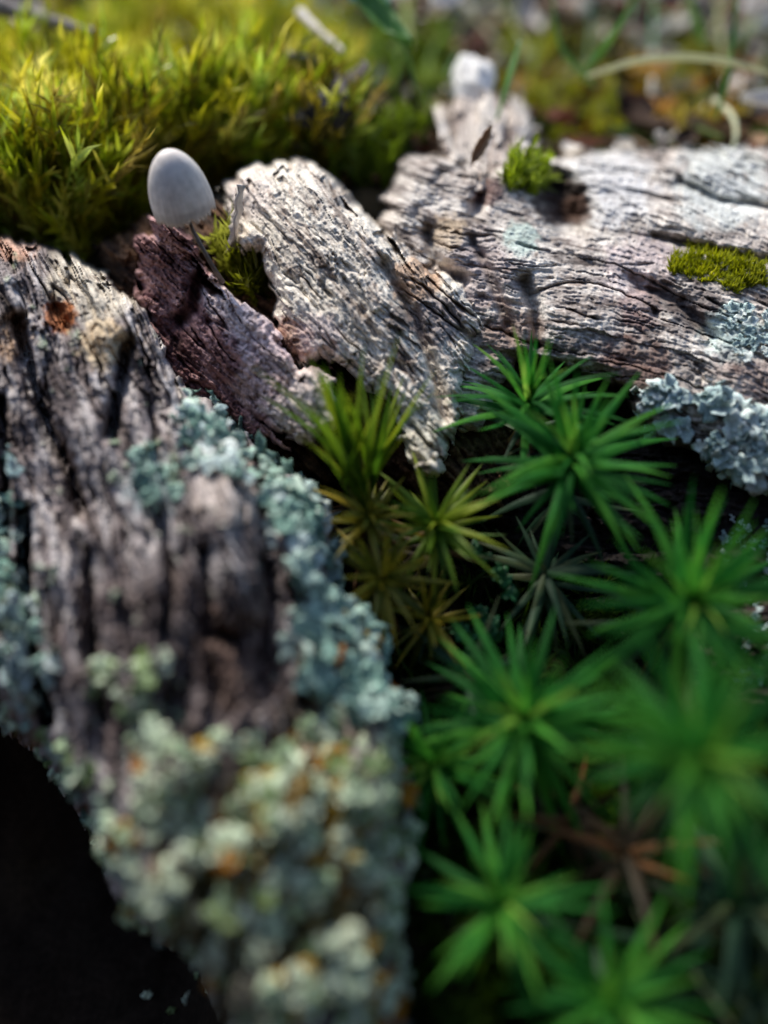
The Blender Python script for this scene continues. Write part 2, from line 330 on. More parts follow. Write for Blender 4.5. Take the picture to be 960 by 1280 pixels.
# right log surface
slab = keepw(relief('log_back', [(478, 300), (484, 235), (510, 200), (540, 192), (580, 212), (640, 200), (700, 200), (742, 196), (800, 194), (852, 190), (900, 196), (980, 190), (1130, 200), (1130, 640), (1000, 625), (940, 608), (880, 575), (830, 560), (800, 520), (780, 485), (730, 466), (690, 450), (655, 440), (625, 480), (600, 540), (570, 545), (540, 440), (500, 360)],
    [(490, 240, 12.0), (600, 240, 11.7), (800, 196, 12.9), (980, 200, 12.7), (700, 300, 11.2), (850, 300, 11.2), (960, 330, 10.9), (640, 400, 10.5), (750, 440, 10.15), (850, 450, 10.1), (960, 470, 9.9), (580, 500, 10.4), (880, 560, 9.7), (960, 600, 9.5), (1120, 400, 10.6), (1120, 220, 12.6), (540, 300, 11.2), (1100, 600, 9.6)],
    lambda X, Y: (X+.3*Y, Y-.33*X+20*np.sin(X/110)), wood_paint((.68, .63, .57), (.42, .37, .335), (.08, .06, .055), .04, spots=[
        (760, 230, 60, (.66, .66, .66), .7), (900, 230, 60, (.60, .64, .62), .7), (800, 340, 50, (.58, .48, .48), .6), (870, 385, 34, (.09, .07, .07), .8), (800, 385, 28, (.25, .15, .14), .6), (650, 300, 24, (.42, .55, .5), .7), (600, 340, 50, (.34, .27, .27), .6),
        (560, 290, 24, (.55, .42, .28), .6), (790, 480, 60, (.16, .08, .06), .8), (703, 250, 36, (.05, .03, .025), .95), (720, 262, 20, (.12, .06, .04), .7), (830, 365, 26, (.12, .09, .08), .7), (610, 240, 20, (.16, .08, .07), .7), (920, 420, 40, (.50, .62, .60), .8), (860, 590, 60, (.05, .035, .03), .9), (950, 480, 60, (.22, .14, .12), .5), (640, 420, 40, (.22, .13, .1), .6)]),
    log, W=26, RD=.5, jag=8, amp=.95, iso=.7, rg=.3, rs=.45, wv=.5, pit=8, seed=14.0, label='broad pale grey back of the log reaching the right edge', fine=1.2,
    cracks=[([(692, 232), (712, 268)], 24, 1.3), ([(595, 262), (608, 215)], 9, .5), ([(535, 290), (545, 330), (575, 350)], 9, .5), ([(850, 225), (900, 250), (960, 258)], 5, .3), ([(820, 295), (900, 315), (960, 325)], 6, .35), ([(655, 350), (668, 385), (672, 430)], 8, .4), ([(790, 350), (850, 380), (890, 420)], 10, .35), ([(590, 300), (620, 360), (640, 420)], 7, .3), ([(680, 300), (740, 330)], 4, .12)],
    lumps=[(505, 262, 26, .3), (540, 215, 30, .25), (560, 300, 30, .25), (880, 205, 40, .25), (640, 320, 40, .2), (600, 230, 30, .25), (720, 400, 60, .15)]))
# broken piece standing at the back
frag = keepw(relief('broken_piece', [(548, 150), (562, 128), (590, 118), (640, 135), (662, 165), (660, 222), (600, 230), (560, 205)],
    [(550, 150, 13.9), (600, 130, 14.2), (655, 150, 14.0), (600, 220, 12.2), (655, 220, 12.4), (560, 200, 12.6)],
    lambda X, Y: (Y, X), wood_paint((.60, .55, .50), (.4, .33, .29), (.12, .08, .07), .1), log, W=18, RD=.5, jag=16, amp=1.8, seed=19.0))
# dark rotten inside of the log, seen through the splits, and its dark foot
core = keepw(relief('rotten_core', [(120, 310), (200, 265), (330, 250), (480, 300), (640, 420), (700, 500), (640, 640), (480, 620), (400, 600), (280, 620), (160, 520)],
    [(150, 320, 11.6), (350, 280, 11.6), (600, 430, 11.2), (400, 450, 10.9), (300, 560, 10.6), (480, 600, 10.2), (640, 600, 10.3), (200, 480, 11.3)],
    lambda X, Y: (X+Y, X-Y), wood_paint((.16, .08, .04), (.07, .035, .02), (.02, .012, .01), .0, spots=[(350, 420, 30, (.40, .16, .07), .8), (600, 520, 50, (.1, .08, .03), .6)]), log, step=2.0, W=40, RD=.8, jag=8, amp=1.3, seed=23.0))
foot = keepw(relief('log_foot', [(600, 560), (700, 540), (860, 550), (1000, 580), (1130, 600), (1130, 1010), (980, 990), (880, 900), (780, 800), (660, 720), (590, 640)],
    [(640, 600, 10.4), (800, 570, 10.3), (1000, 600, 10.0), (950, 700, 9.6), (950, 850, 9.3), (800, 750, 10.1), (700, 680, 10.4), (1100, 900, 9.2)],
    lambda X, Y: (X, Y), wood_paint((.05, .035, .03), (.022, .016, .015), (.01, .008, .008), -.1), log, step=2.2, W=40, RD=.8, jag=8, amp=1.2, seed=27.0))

# ------------------------------------------------------------------ lichen lobes
def lobe_mesh(name, mat, seed):
    r = np.random.default_rng(seed); nr, na = 3, 16; V = [(0, 0, 0)]; F = []
    ph = r.uniform(0, 6.28, 4); k1, k2 = r.integers(2, 4), r.integers(5, 8)
    for i in range(1, nr+1):
        t = i/nr
        for j in range(na):
            a = j/na*2*math.pi
            rad = t*(.78+.20*math.sin(k1*a+ph[0])*t+.16*math.sin(k2*a+ph[1])*t)*(1+.06*r.normal())
            z = .10+.34*t*t+.30*t*t*math.sin(3*a+ph[2])+.20*t*t*math.sin(k2*a+ph[3])
            if i == nr: z -= .12
            V.append((rad*math.cos(a), rad*math.sin(a), z))
    for j in range(na): F.append((0, 1+j, 1+(j+1) % na))
    me = bpy.data.meshes.new(name)
    for i in range(nr-1):
        for j in range(na):
            a = 1+i*na+j; b = 1+i*na+(j+1) % na; F.append((a, a+na, b+na, b))
    # underside
    V2 = [(x*.8, y*.8, z-.16) for (x, y, z) in V[1+(nr-1)*na:]]; b0 = len(V); V += V2; e0 = 1+(nr-1)*na
    for j in range(na): F.append((e0+j, b0+j, b0+(j+1) % na, e0+(j+1) % na))
    me.from_pydata(V, [], F); me.update()
    ca = me.color_attributes.new('col', 'FLOAT_COLOR', 'POINT')
    for i in range(len(V)):
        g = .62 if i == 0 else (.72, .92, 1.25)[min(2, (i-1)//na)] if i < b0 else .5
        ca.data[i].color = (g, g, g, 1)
    me.polygons.foreach_set('use_smooth', [True]*len(me.polygons)); me.materials.append(mat); return me
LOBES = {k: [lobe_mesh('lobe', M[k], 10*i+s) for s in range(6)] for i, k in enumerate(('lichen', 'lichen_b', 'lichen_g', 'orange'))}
def scatter_lobes(root, surf, region, n, size, kind, lift=.03, gap=.6, others=None, seed=0, tilt=.5, thr=-.15):
    r = np.random.default_rng(seed); xs = [p[0] for p in region]; ys = [p[1] for p in region]; put = []; tries = 0
    base = root.location.copy()
    while len(put) < n and tries < n*60:
        tries += 1; x = r.uniform(min(xs), max(xs)); y = r.uniform(min(ys), max(ys))
        if not inside(np.array(x), np.array(y), region): continue
        if float(fbm(x/34, y/34, seed+.3, 2)) < thr: continue
        s = size*r.uniform(.6, 1.35)
        if any(math.hypot(x-a, y-b) < gap*(s+c)*FPX/9/2*1.0 for a, b, c in put): continue
        put.append((x, y, s)); p, nrm = on(surf, x, y)
        nrm = (nrm+Vector((0, 0, .55))+Vector(r.normal(size=3).tolist())*tilt).normalized()
        kd = kind if others is None or r.random() > others[1] else others[0]
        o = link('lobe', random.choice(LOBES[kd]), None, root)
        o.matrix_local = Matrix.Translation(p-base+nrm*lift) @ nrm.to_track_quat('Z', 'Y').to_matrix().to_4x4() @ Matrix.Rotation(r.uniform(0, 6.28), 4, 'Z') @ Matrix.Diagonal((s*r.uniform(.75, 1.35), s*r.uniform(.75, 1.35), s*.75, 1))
    return root
def crumbs(root, surf, region, n, size, kind, seed):
    r = np.random.default_rng(seed+100); xs = [p[0] for p in region]; ys = [p[1] for p in region]; X = r.uniform(min(xs), max(xs), n*4); Y = r.uniform(min(ys), max(ys), n*4)
    k = inside(X, Y, region) & (fbm(X/34, Y/34, seed+.3, 2) > .07); X = X[k][:n]; Y = Y[k][:n]; base = root.location.copy(); Vs = []; Fs = []; Cs = []; o_ = 0
    protos = []
    for me in LOBES[kind]:
        fs = [list(p.vertices) for p in me.polygons]; pc = np.array([list(c.color)[:3] for c in me.color_attributes['col'].data]); protos.append((np.array([list(v.co) for v in me.vertices]), np.array([f+[f[-1]]*(4-len(f)) for f in fs if len(f) == 4]), pc))
    for x, y in zip(X, Y):
        p, nrm = on(surf, x, y); nrm = (nrm+Vector(r.normal(size=3).tolist())*.7).normalized(); s_ = size*r.uniform(.5, 1.5)
        V, F, pc = protos[int(r.integers(0, 6))]; Cs.append(pc); m = np.array((nrm.to_track_quat('Z', 'Y').to_matrix() @ Matrix.Rotation(r.uniform(0, 6.28), 3, 'Z')))
        Vs.append((V*s_) @ m.T + np.array(list(p-base+nrm*r.uniform(0, .06)))); Fs.append(F+o_); o_ += len(V)
    link('lichen_crumbs', mesh_np('lichen_crumbs', np.concatenate(Vs), np.concatenate(Fs), np.concatenate(Cs)), M[kind], root, kind='stuff')
def lichen(label, surf, region, n, size, kind, others=None, **kw):
    cx = sum(p[0] for p in region)/len(region); cy = sum(p[1] for p in region)/len(region)
    t = thing('leafy_lichen', label, 'lichen', on(surf, cx, cy)[0].to_tuple(), 'leafy lichens growing on the log')
    scatter_lobes(t, surf, region, n, size, kind, others=others, **kw)
    if n > 50: crumbs(t, surf, region, n*(5 if n > 280 else 4), size*(.6 if n > 280 else .45), kind, kw.get('seed', 0))
    return t
lichen('ruffled pale blue lichen on the right edge of the log above the dark hollow', slab, [(800, 500), (830, 482), (870, 500), (905, 490), (960, 478), (1010, 480), (1010, 620), (950, 612), (900, 600), (880, 570), (840, 545), (805, 545)], 150, .14, 'lichen_b', seed=1, lift=.07, gap=.4, thr=.0, tilt=.6)
lichen('thin pale blue lichen patch on grey wood above the ruffled lichen at the right edge', slab, [(905, 385), (960, 370), (1000, 380), (1000, 460), (900, 450)], 40, .08, 'lichen_b', seed=2, tilt=.3)
lichen('blue green lichen fringe where the near stub meets the purple wedge', stub, [(222, 520), (250, 490), (290, 520), (330, 570), (400, 600), (425, 660), (415, 720), (380, 745), (352, 700), (330, 620), (285, 600), (235, 575)], 150, .13, 'lichen', ('lichen_b', .25), seed=3, lift=.08, gap=.55)
lichen('large lobed grey green lichen on the stub side below the blue green fringe', stub, [(375, 750), (410, 725), (470, 790), (470, 850), (515, 870), (515, 905), (430, 895), (375, 850)], 90, .16, 'lichen', ('orange', .10), seed=4, lift=.10, gap=.45)
lichen('small pale lichen lobes down the left edge of the near stub', stub, [(-20, 560), (15, 560), (30, 700), (45, 760), (75, 830), (60, 900), (20, 890), (-20, 800)], 80, .11, 'lichen_b', ('lichen', .5), seed=5, gap=.65)
lichen('thick grey green lichen crust with orange flecks covering the nearest end of the stub', stub, [(140, 920), (200, 905), (300, 930), (430, 885), (480, 920), (515, 980), (515, 1080), (495, 1150), (515, 1230), (510, 1290), (310, 1290), (250, 1190), (160, 1130), (135, 1060)], 295, .092, 'lichen_g', ('orange', .14), seed=6, gap=.42, tilt=.3, thr=.0, lift=.07)
lichen('faint green lichen patch in the dark middle of the near stub', stub, [(110, 830), (210, 820), (225, 900), (130, 900)], 26, .10, 'lichen_g', seed=7)
lichen('pale lichen tuft beside the crack on the left part of the stub', stub, [(170, 560), (225, 555), (230, 630), (180, 640)], 24, .09, 'lichen', seed=8)
lichen('tiny pale lichen crumbs on the dark foot of the log at the right edge', foot, [(900, 650), (1010, 640), (1010, 900), (920, 860), (905, 760)], 70, .05, 'lichen_b', seed=9, lift=.02, gap=1.0)
lichen('pale blue lichen beads along the lower left rim of the stub above the black hollow', stub, [(15, 860), (60, 915), (118, 955), (150, 1060), (200, 1150), (250, 1190), (230, 1200), (165, 1150), (130, 1080), (105, 1005), (55, 948), (5, 903)], 48, .085, 'lichen', ('lichen_g', .5), seed=21, thr=-.3, gap=.6)
def hollow_flecks():
    r = np.random.default_rng(3); X = np.array([150, 168, 185, 178, 215, 250, 262, 160, 205, 235.]); Y = np.array([1230, 1262, 1245, 1210, 1265, 1222, 1240, 1285, 1290, 1250.]); B, _ = hit(X, Y)
    t = thing('leafy_lichen', 'sparse grey green lichen flecks in the dark hollow below the stub', 'lichen', B[1].tolist(), 'leafy lichens growing on the log')
    for p in B:
        o = link('lobe', LOBES['lichen_g'][int(r.integers(0, 6))], None, t); o.location = (p-B[1]+[0, 0, .05]).tolist(); o.scale = [float(r.uniform(.06, .12))]*3; o.rotation_euler = (.3*r.normal(), .3*r.normal(), r.uniform(0, 6))
hollow_flecks()

# ------------------------------------------------------------------ blades: batches of tapered curved strips
def blades(base, dirn, length, width, bend, side=None, seg=4, keel=.0, prof=None):
    """arrays (n,3),(n,3),(n,),(n,),(n,3) -> V, F: each blade is a strip that curves towards bend"""
    n = len(base); t = np.linspace(0, 1, seg+1)
    dirn = dirn/np.linalg.norm(dirn, axis=1)[:, None]
    if side is None: side = rng.normal(size=(n, 3))
    side = np.cross(dirn, side); side /= np.linalg.norm(side, axis=1)[:, None]+1e-9
    ctr = base[:, None] + dirn[:, None]*(length[:, None]*t)[..., None] + bend[:, None]*((length[:, None]*t**2))[..., None]
    pr = np.array(prof if prof is not None else np.clip((1-t)**.7*(.55+1.2*t*(1-t)*1.8), 0, 1))
    wv = width[:, None]*pr*.5
    nrm = np.cross(side, dirn)
    Lf = ctr - side[:, None]*wv[..., None]; Rt = ctr + side[:, None]*wv[..., None]
    Mi = ctr - nrm[:, None]*(wv*keel)[..., None]
    V = np.stack([Lf, Mi, Rt], 2).reshape(n, -1, 3); k = 3*(seg+1); F = []
    for i in range(seg):
        for j in (0, 1):
            a = i*3+j; F.append((a, a+1, a+4, a+3))
    F = np.array(F)[None]+(np.arange(n)*k)[:, None, None]
    return V.reshape(-1, 3), F.reshape(-1, 4), k
def leaf_mesh(name, mat, L, Wd, curve, keel=.5, seed=0):
    V, F, k = blades(np.zeros((1, 3)), np.array([[0, 0, 1.]]), np.array([L]), np.array([Wd]), np.array([[curve, 0, 0.]]), np.array([[1., 0, 0]]), 7, keel,
                     prof=[.75, 1.0, .95, .82, .66, .47, .25, .02])
    me = mesh_np(name, V, F); me.materials.append(mat); return me
LEAF = {k: [leaf_mesh('moss_leaf', M[k], 1.0, wd, cv) for (wd, cv) in ((.112, .15), (.122, .36), (.098, -.14), (.116, .55))] for k in ('star', 'yellow', 'old', 'dry', 'shoot', 'heart')}
def tube(pts, rad, n=8, seed=0):
    V = []; F = []; pts = [Vector(p) for p in pts]
    for i, p in enumerate(pts):
        d = (pts[min(i+1, len(pts)-1)]-pts[max(i-1, 0)]).normalized(); q = d.to_track_quat('Z', 'Y'); r = rad[i] if hasattr(rad, '__len__') else rad
        for j in range(n):
            a = j/n*2*math.pi; V.append(p+q @ Vector((r*math.cos(a), r*math.sin(a), 0)))
    for i in range(len(pts)-1):
        for j in range(n): F.append((i*n+j, i*n+(j+1) % n, (i+1)*n+(j+1) % n, (i+1)*n+j))
    return np.array([list(v) for v in V]), np.array(F)
stem_mat = mat_ramp('moss_stem', [(.05, .03, .012), (.09, .06, .02), (.06, .09, .02)], 5, .6, .3)
def star_moss(label, px, py, d, size, n, axis=(0, 0, 1), kind='star', spread=(8, 88), stem=1.6, older=14, seed=0, old='old', br=1.0, thin=1.0, name='star_moss'):
    if kind == 'star': n = int(n*1.55); size *= .96
    r = np.random.default_rng(seed); c = pt(px, py, d); ax = (Vector(axis).normalized()+Vector(r.normal(size=3).tolist())*.10).normalized()
    down = (Vector((0, 0, -1))*.75-ax*.25).normalized(); basep = c+down*stem
    t = thing(name, label, 'moss', basep.to_tuple(), 'star shaped moss plants in front of the log' if kind in ('star', 'old', 'dry') else 'olive moss plants between the wood and the star moss')
    V, F = tube([basep-basep, (c-basep)*.5+Vector(r.normal(size=3)*.05), c-basep], [.045, .045, .035], 7)
    link('stem', mesh_np('stem', V, F), stem_mat, t)
    q = ax.to_track_quat('Z', 'Y')
    def put(kind, k, tot, lo, hi, back, L):
        f = (k+.5)/tot; ang = R_(lo+(hi-lo)*f**.8+r.normal()*9); phi = k*2.39996+r.normal()*.3
        dv = q @ Vector((math.sin(ang)*math.cos(phi), math.sin(ang)*math.sin(phi), math.cos(ang)))
        pos = (c-basep) + (q @ Vector((0, 0, 1)))*(-back*f*br) + dv*.03
        o = link('leaf', LEAF[kind][int(r.integers(0, 4))], None, t)
        # leaf grows along +Z of its own frame, curving towards +X: X is turned outward and down
        out = (dv.cross(q @ Vector((0, 0, 1)))).normalized(); xax = dv.cross(out).normalized()
        if xax.dot(q @ Vector((0, 0, 1))) > 0: xax = -xax
        yax = dv.cross(xax).normalized()
        mtx = Matrix((xax, yax, dv)).transposed().to_4x4(); s = L*r.uniform(.72, 1.18)
        o.matrix_local = Matrix.Translation(pos) @ mtx @ Matrix.Diagonal((s*(thin if thin < 1 else 1), s*thin, s, 1))
    for k in range(n): put('heart' if kind == 'star' and k < 11 else kind, k, n, spread[0], spread[1], .30*size, size*(.55+.45*min(1, (k+4)/n*2.2)))
    for k in range(older): put(old, k, older, 75, 125, .5*size, size*.8)
    for ch in t.children:
        if ch.name.startswith('leaf') and older and ch.data in LEAF[old]: ch.location += down*.35*size
    return t
tocam = lambda px, py, k: (Vector((0, 0, 1))*(1-k) + (cam.location-pt(px, py, 9)).normalized()*k)
star_moss('tallest bright green star moss right of the picture centre, reaching up to the grey wood', 716, 572, 9.0, 1.12, 46, tocam(716, 572, .35), seed=1, stem=2.2)
star_moss('green star moss half hidden behind the tallest one, its thin tip crossing the wood', 662, 498, 9.7, .98, 26, (-.05, .1, 1), seed=2, spread=(4, 80), older=6)
star_moss('bright star moss before the dark hollow below the ruffled blue lichen', 866, 752, 8.2, 1.18, 46, tocam(866, 752, .3), seed=3, stem=2.0)
star_moss('green star moss in mid lower right, left of the big blurred one', 655, 898, 8.0, 1.08, 44, tocam(655, 898, .45), seed=4, stem=1.6)
star_moss('big blurred star moss cut by the right edge, nearest to the lens', 880, 945, 6.3, 1.02, 44, tocam(880, 945, .45), seed=5, stem=2.2)
star_moss('flat open star moss seen from above near the bottom centre, beside the lichen crust', 630, 1130, 7.3, .86, 30, tocam(630, 1130, .8), seed=6, older=6, spread=(15, 92))
star_moss('star moss cut by the bottom edge of the picture', 765, 1252, 6.9, .80, 36, tocam(765, 1255, .7), seed=7, older=8)
star_moss('yellowish green star moss between the lichen crust and the centre star moss', 540, 955, 8.4, .85, 30, tocam(540, 955, .5), seed=8, older=8)
star_moss('dark sunken star moss below the tallest one', 682, 715, 9.5, .85, 30, tocam(682, 715, .3), kind='old', seed=9, older=0, spread=(40, 120))
star_moss('dim star moss in the lower right corner', 925, 1130, 7.5, .95, 34, (.1, -.3, 1), kind='old', seed=10, older=10, old='dry')
for lb, x, y, dd, sz, kd, sd_ in (('limp grey green star moss right of the flat open one', 850, 1185, 7.6, .95, 'old', 31), ('brown limp moss plant between the centre star moss and the flat open one', 715, 1030, 8.2, .8, 'dry', 32),
        ('limp grey green star moss at the very bottom right corner', 955, 1250, 7.3, .9, 'old', 33), ('shadowed limp star moss between the olive rosettes and the centre star moss', 585, 845, 9.0, .7, 'old', 34)):
    star_moss(lb, x, y, dd, sz, 14, (.1, -.35, .9), kind=kd, seed=sd_, older=16, spread=(35, 110), old='old' if kd == 'dry' else 'dry')
star_moss('withered brown star moss between the flat open one and the right corner', 785, 1065, 7.9, .95, 14, (0, -.2, 1), kind='dry', seed=11, older=18, spread=(40, 100))
star_moss('olive star moss left of the tallest star moss', 545, 655, 9.3, 0.76, 51, tocam(545, 655, .5), kind='shoot', seed=12, older=8, old='dry', name='olive_moss')
star_moss('olive brown moss rosette directly below the upright shoot', 478, 722, 9.1, 0.69, 44, tocam(478, 722, .5), kind='yellow', seed=13, older=12, old='dry', name='olive_moss')
star_moss('rusty yellow moss plant around the foot of the upright shoot', 462, 645, 9.3, 0.67, 48, (0, .1, 1), kind='yellow', seed=14, older=12, old='dry', name='olive_moss')
for (lb, x, y, dd, sz, sd_, tl) in (('tallest feathery yellow green moss shoot standing before the grey ridge', 447, 595, 9.2, 1.62, 15, -.05), ('shorter feathery shoot just right of the tallest one before the grey ridge', 466, 590, 9.4, 1.2, 17, .10), ('short feathery shoot just left of the tallest one before the grey ridge', 432, 592, 9.3, 1.15, 18, -.08)):
    star_moss(lb, x, y, dd, sz, 18, (tl, .5, 1), kind='shoot', seed=sd_, older=3, old='dry', spread=(0, 6), br=1.2, thin=.75, stem=1.2, name='upright_moss_shoot')
star_moss('small olive moss below the others, left of the leafy green specks', 535, 770, 9.4, 0.67, 38, tocam(535, 770, .5), kind='yellow', seed=16, older=10, name='olive_moss')

# ------------------------------------------------------------------ cushions of tiny moss, made of thousands of shoots
def moss_mat_mesh(bases, up, hgt, nleaf, lw, ll, lean, tint, seed):
    r = np.random.default_rng(seed); n = len(bases)
    ax = up+r.normal(size=(n, 3))*.28+lean; ax /= np.linalg.norm(ax, axis=1)[:, None]
    H = hgt*r.uniform(.45, 1.3, n)*(1+.55*fbm(bases[:, 0]/.9, bases[:, 1]/.9, seed, 2))
    t = (np.arange(nleaf)+.5)/nleaf
    pos = bases[:, None]+ax[:, None]*(H[:, None]*t)[..., None]+lean*((H[:, None]*t**2)*.5)[..., None]
    rad = r.normal(size=(n, nleaf, 3))*.42 + ax[:, None]*1.0 + lean*.6
    L = ll*r.uniform(.6, 1.2, (n, nleaf))
    bd = np.broadcast_to(lean, (n*nleaf, 3))*.5+r.normal(size=(n*nleaf, 3))*.15
    V, F, k = blades(pos.reshape(-1, 3), rad.reshape(-1, 3), L.ravel(), np.full(n*nleaf, lw)*r.uniform(.7, 1.3, n*nleaf), bd, seg=2, keel=.4, prof=[.8, .8, .04])
    c = np.repeat(np.repeat(tint, nleaf, 0)*r.uniform(.75, 1.25, (n*nleaf, 1)), k, 0)
    return V, F, c
def cushion(name, label, regions, count, hgt, nleaf, lw, ll, lean, seed, tfn, surf=None):
    r = np.random.default_rng(seed); xs = [p[0] for p in regions]; ys = [p[1] for p in regions]
    X = r.uniform(min(xs), max(xs), count*3); Y = r.uniform(min(ys), max(ys), count*3)
    k = inside(X, Y, regions) & (fbm(X/40, Y/22, seed+.7, 2) > (-.3 if surf is not None or seed > 3 else -.05)); X = X[k][:count]; Y = Y[k][:count]
    if surf is None: B, _ = hit(X, Y)
    else: B = np.array([list(on(surf, x, y)[0]) for x, y in zip(X, Y)])
    up = np.tile([0, 0, 1.], (len(B), 1)); lean = np.array(lean)
    V, F, c = moss_mat_mesh(B-[0, 0, .08], up, hgt, nleaf, lw, ll, lean, tfn(X, Y, r), seed)
    return link(name, mesh_np(name, V, F, c, smooth=False), M['cushion'], None, kind='stuff', label=label, category='moss')
def tintL(X, Y, r):
    a = fbm(X/32, Y/26, 3.3, 2)[:, None]*1.25; g = np.array([.66, 1.0, .8]); y_ = np.array([1.35, 1.2, .9]); d_ = np.array([.45, .30, .5])  # yellow tint raised to put highlights into the moss colour
    c = g+(y_-g)*sm(a, -.2, .35)+(d_-g)*sm(-a, .10, .35)*.85
    c = c*(1-.25*sm(X, 300, 450)[:, None]); return c*r.uniform(.8, 1.2, (len(X), 1))
cushion('yellow_moss_carpet', 'glowing yellow green moss carpet behind the log and the mushroom', [(-120, 70), (120, 70), (250, 40), (380, 55), (425, 120), (410, 190), (400, 235), (300, 240), (180, 235), (165, 270), (150, 325), (105, 325), (0, 300), (-120, 300)], 2000, 1.45, 30, .075, .42, (.20, -.05, .15), 1, tintL)
def tintR(X, Y, r):
    a = fbm(X/45, Y/40, 8.3, 2)[:, None]; return (np.array([.55, .62, .6])+(np.array([.85, .45, .6])-np.array([.55, .62, .6]))*sm(a, 0, .4))*r.uniform(.7, 1.3, (len(X), 1))
cushion('dull_moss_carpet', 'dull olive and rust moss behind the right part of the log', [(610, 70), (900, 90), (905, 195), (780, 195), (660, 200), (610, 150)], 650, .75, 22, .055, .36, (.15, 0, .1), 2, tintR)
cushion('dark_moss_carpet', 'dark green moss filling the gap between the yellow carpet and the broken wood piece', [(400, 120), (430, 80), (555, 70), (560, 190), (480, 240), (400, 235)], 420, .85, 20, .055, .36, (.05, 0, .1), 3, lambda X, Y, r: np.array([.35, .55, .5])*r.uniform(.6, 1.2, (len(X), 1)))
cushion('moss_tuft', 'small bright moss cushion growing on the grey log at the right', [(835, 325), (860, 308), (910, 312), (955, 330), (955, 355), (915, 366), (870, 350), (838, 342)], 420, .10, 14, .030, .11, (0, 0, .1), 4, lambda X, Y, r: np.tile([.8, .9, .5], (len(X), 1))*(1-.35*sm(X, 890, 930)[:, None])*r.uniform(.7, 1.2, (len(X), 1)), slab)
cushion('moss_tuft', 'small green moss tuft at the foot of the mushroom', [(265, 340), (280, 310), (330, 320), (335, 380), (300, 372)], 110, .45, 16, .045, .22, (.05, 0, .1), 5, lambda X, Y, r: np.tile([.6, .7, .5], (len(X), 1))*r.uniform(.5, 1.2, (len(X), 1)), core)
cushion('moss_tuft', 'green moss tuft in the notch beside the dark knothole', [(625, 220), (650, 200), (690, 215), (680, 245), (640, 245)], 70, .3, 14, .04, .2, (.05, 0, .1), 6, lambda X, Y, r: np.tile([.5, .7, .5], (len(X), 1))*r.uniform(.5, 1.2, (len(X), 1)), slab)
cushion('moss_tuft', 'pointed green moss tuft between the grey ridge and the pale knobs', [(440, 260), (455, 235), (490, 240), (490, 285), (465, 290)], 60, .5, 14, .045, .24, (.0, 0, .1), 7, lambda X, Y, r: np.tile([.45, .75, .5], (len(X), 1))*r.uniform(.5, 1.2, (len(X), 1)), core)
cushion('ground_moss', 'dark tiny moss covering the soil between the star moss plants', [(400, 600), (620, 560), (1000, 780), (1010, 1330), (520, 1330), (510, 900), (430, 740)], 1500, .45, 14, .05, .3, (.0, 0, .1), 8, lambda X, Y, r: np.tile([.10, .22, .25], (len(X), 1))*r.uniform(.3, 1.2, (len(X), 1)))

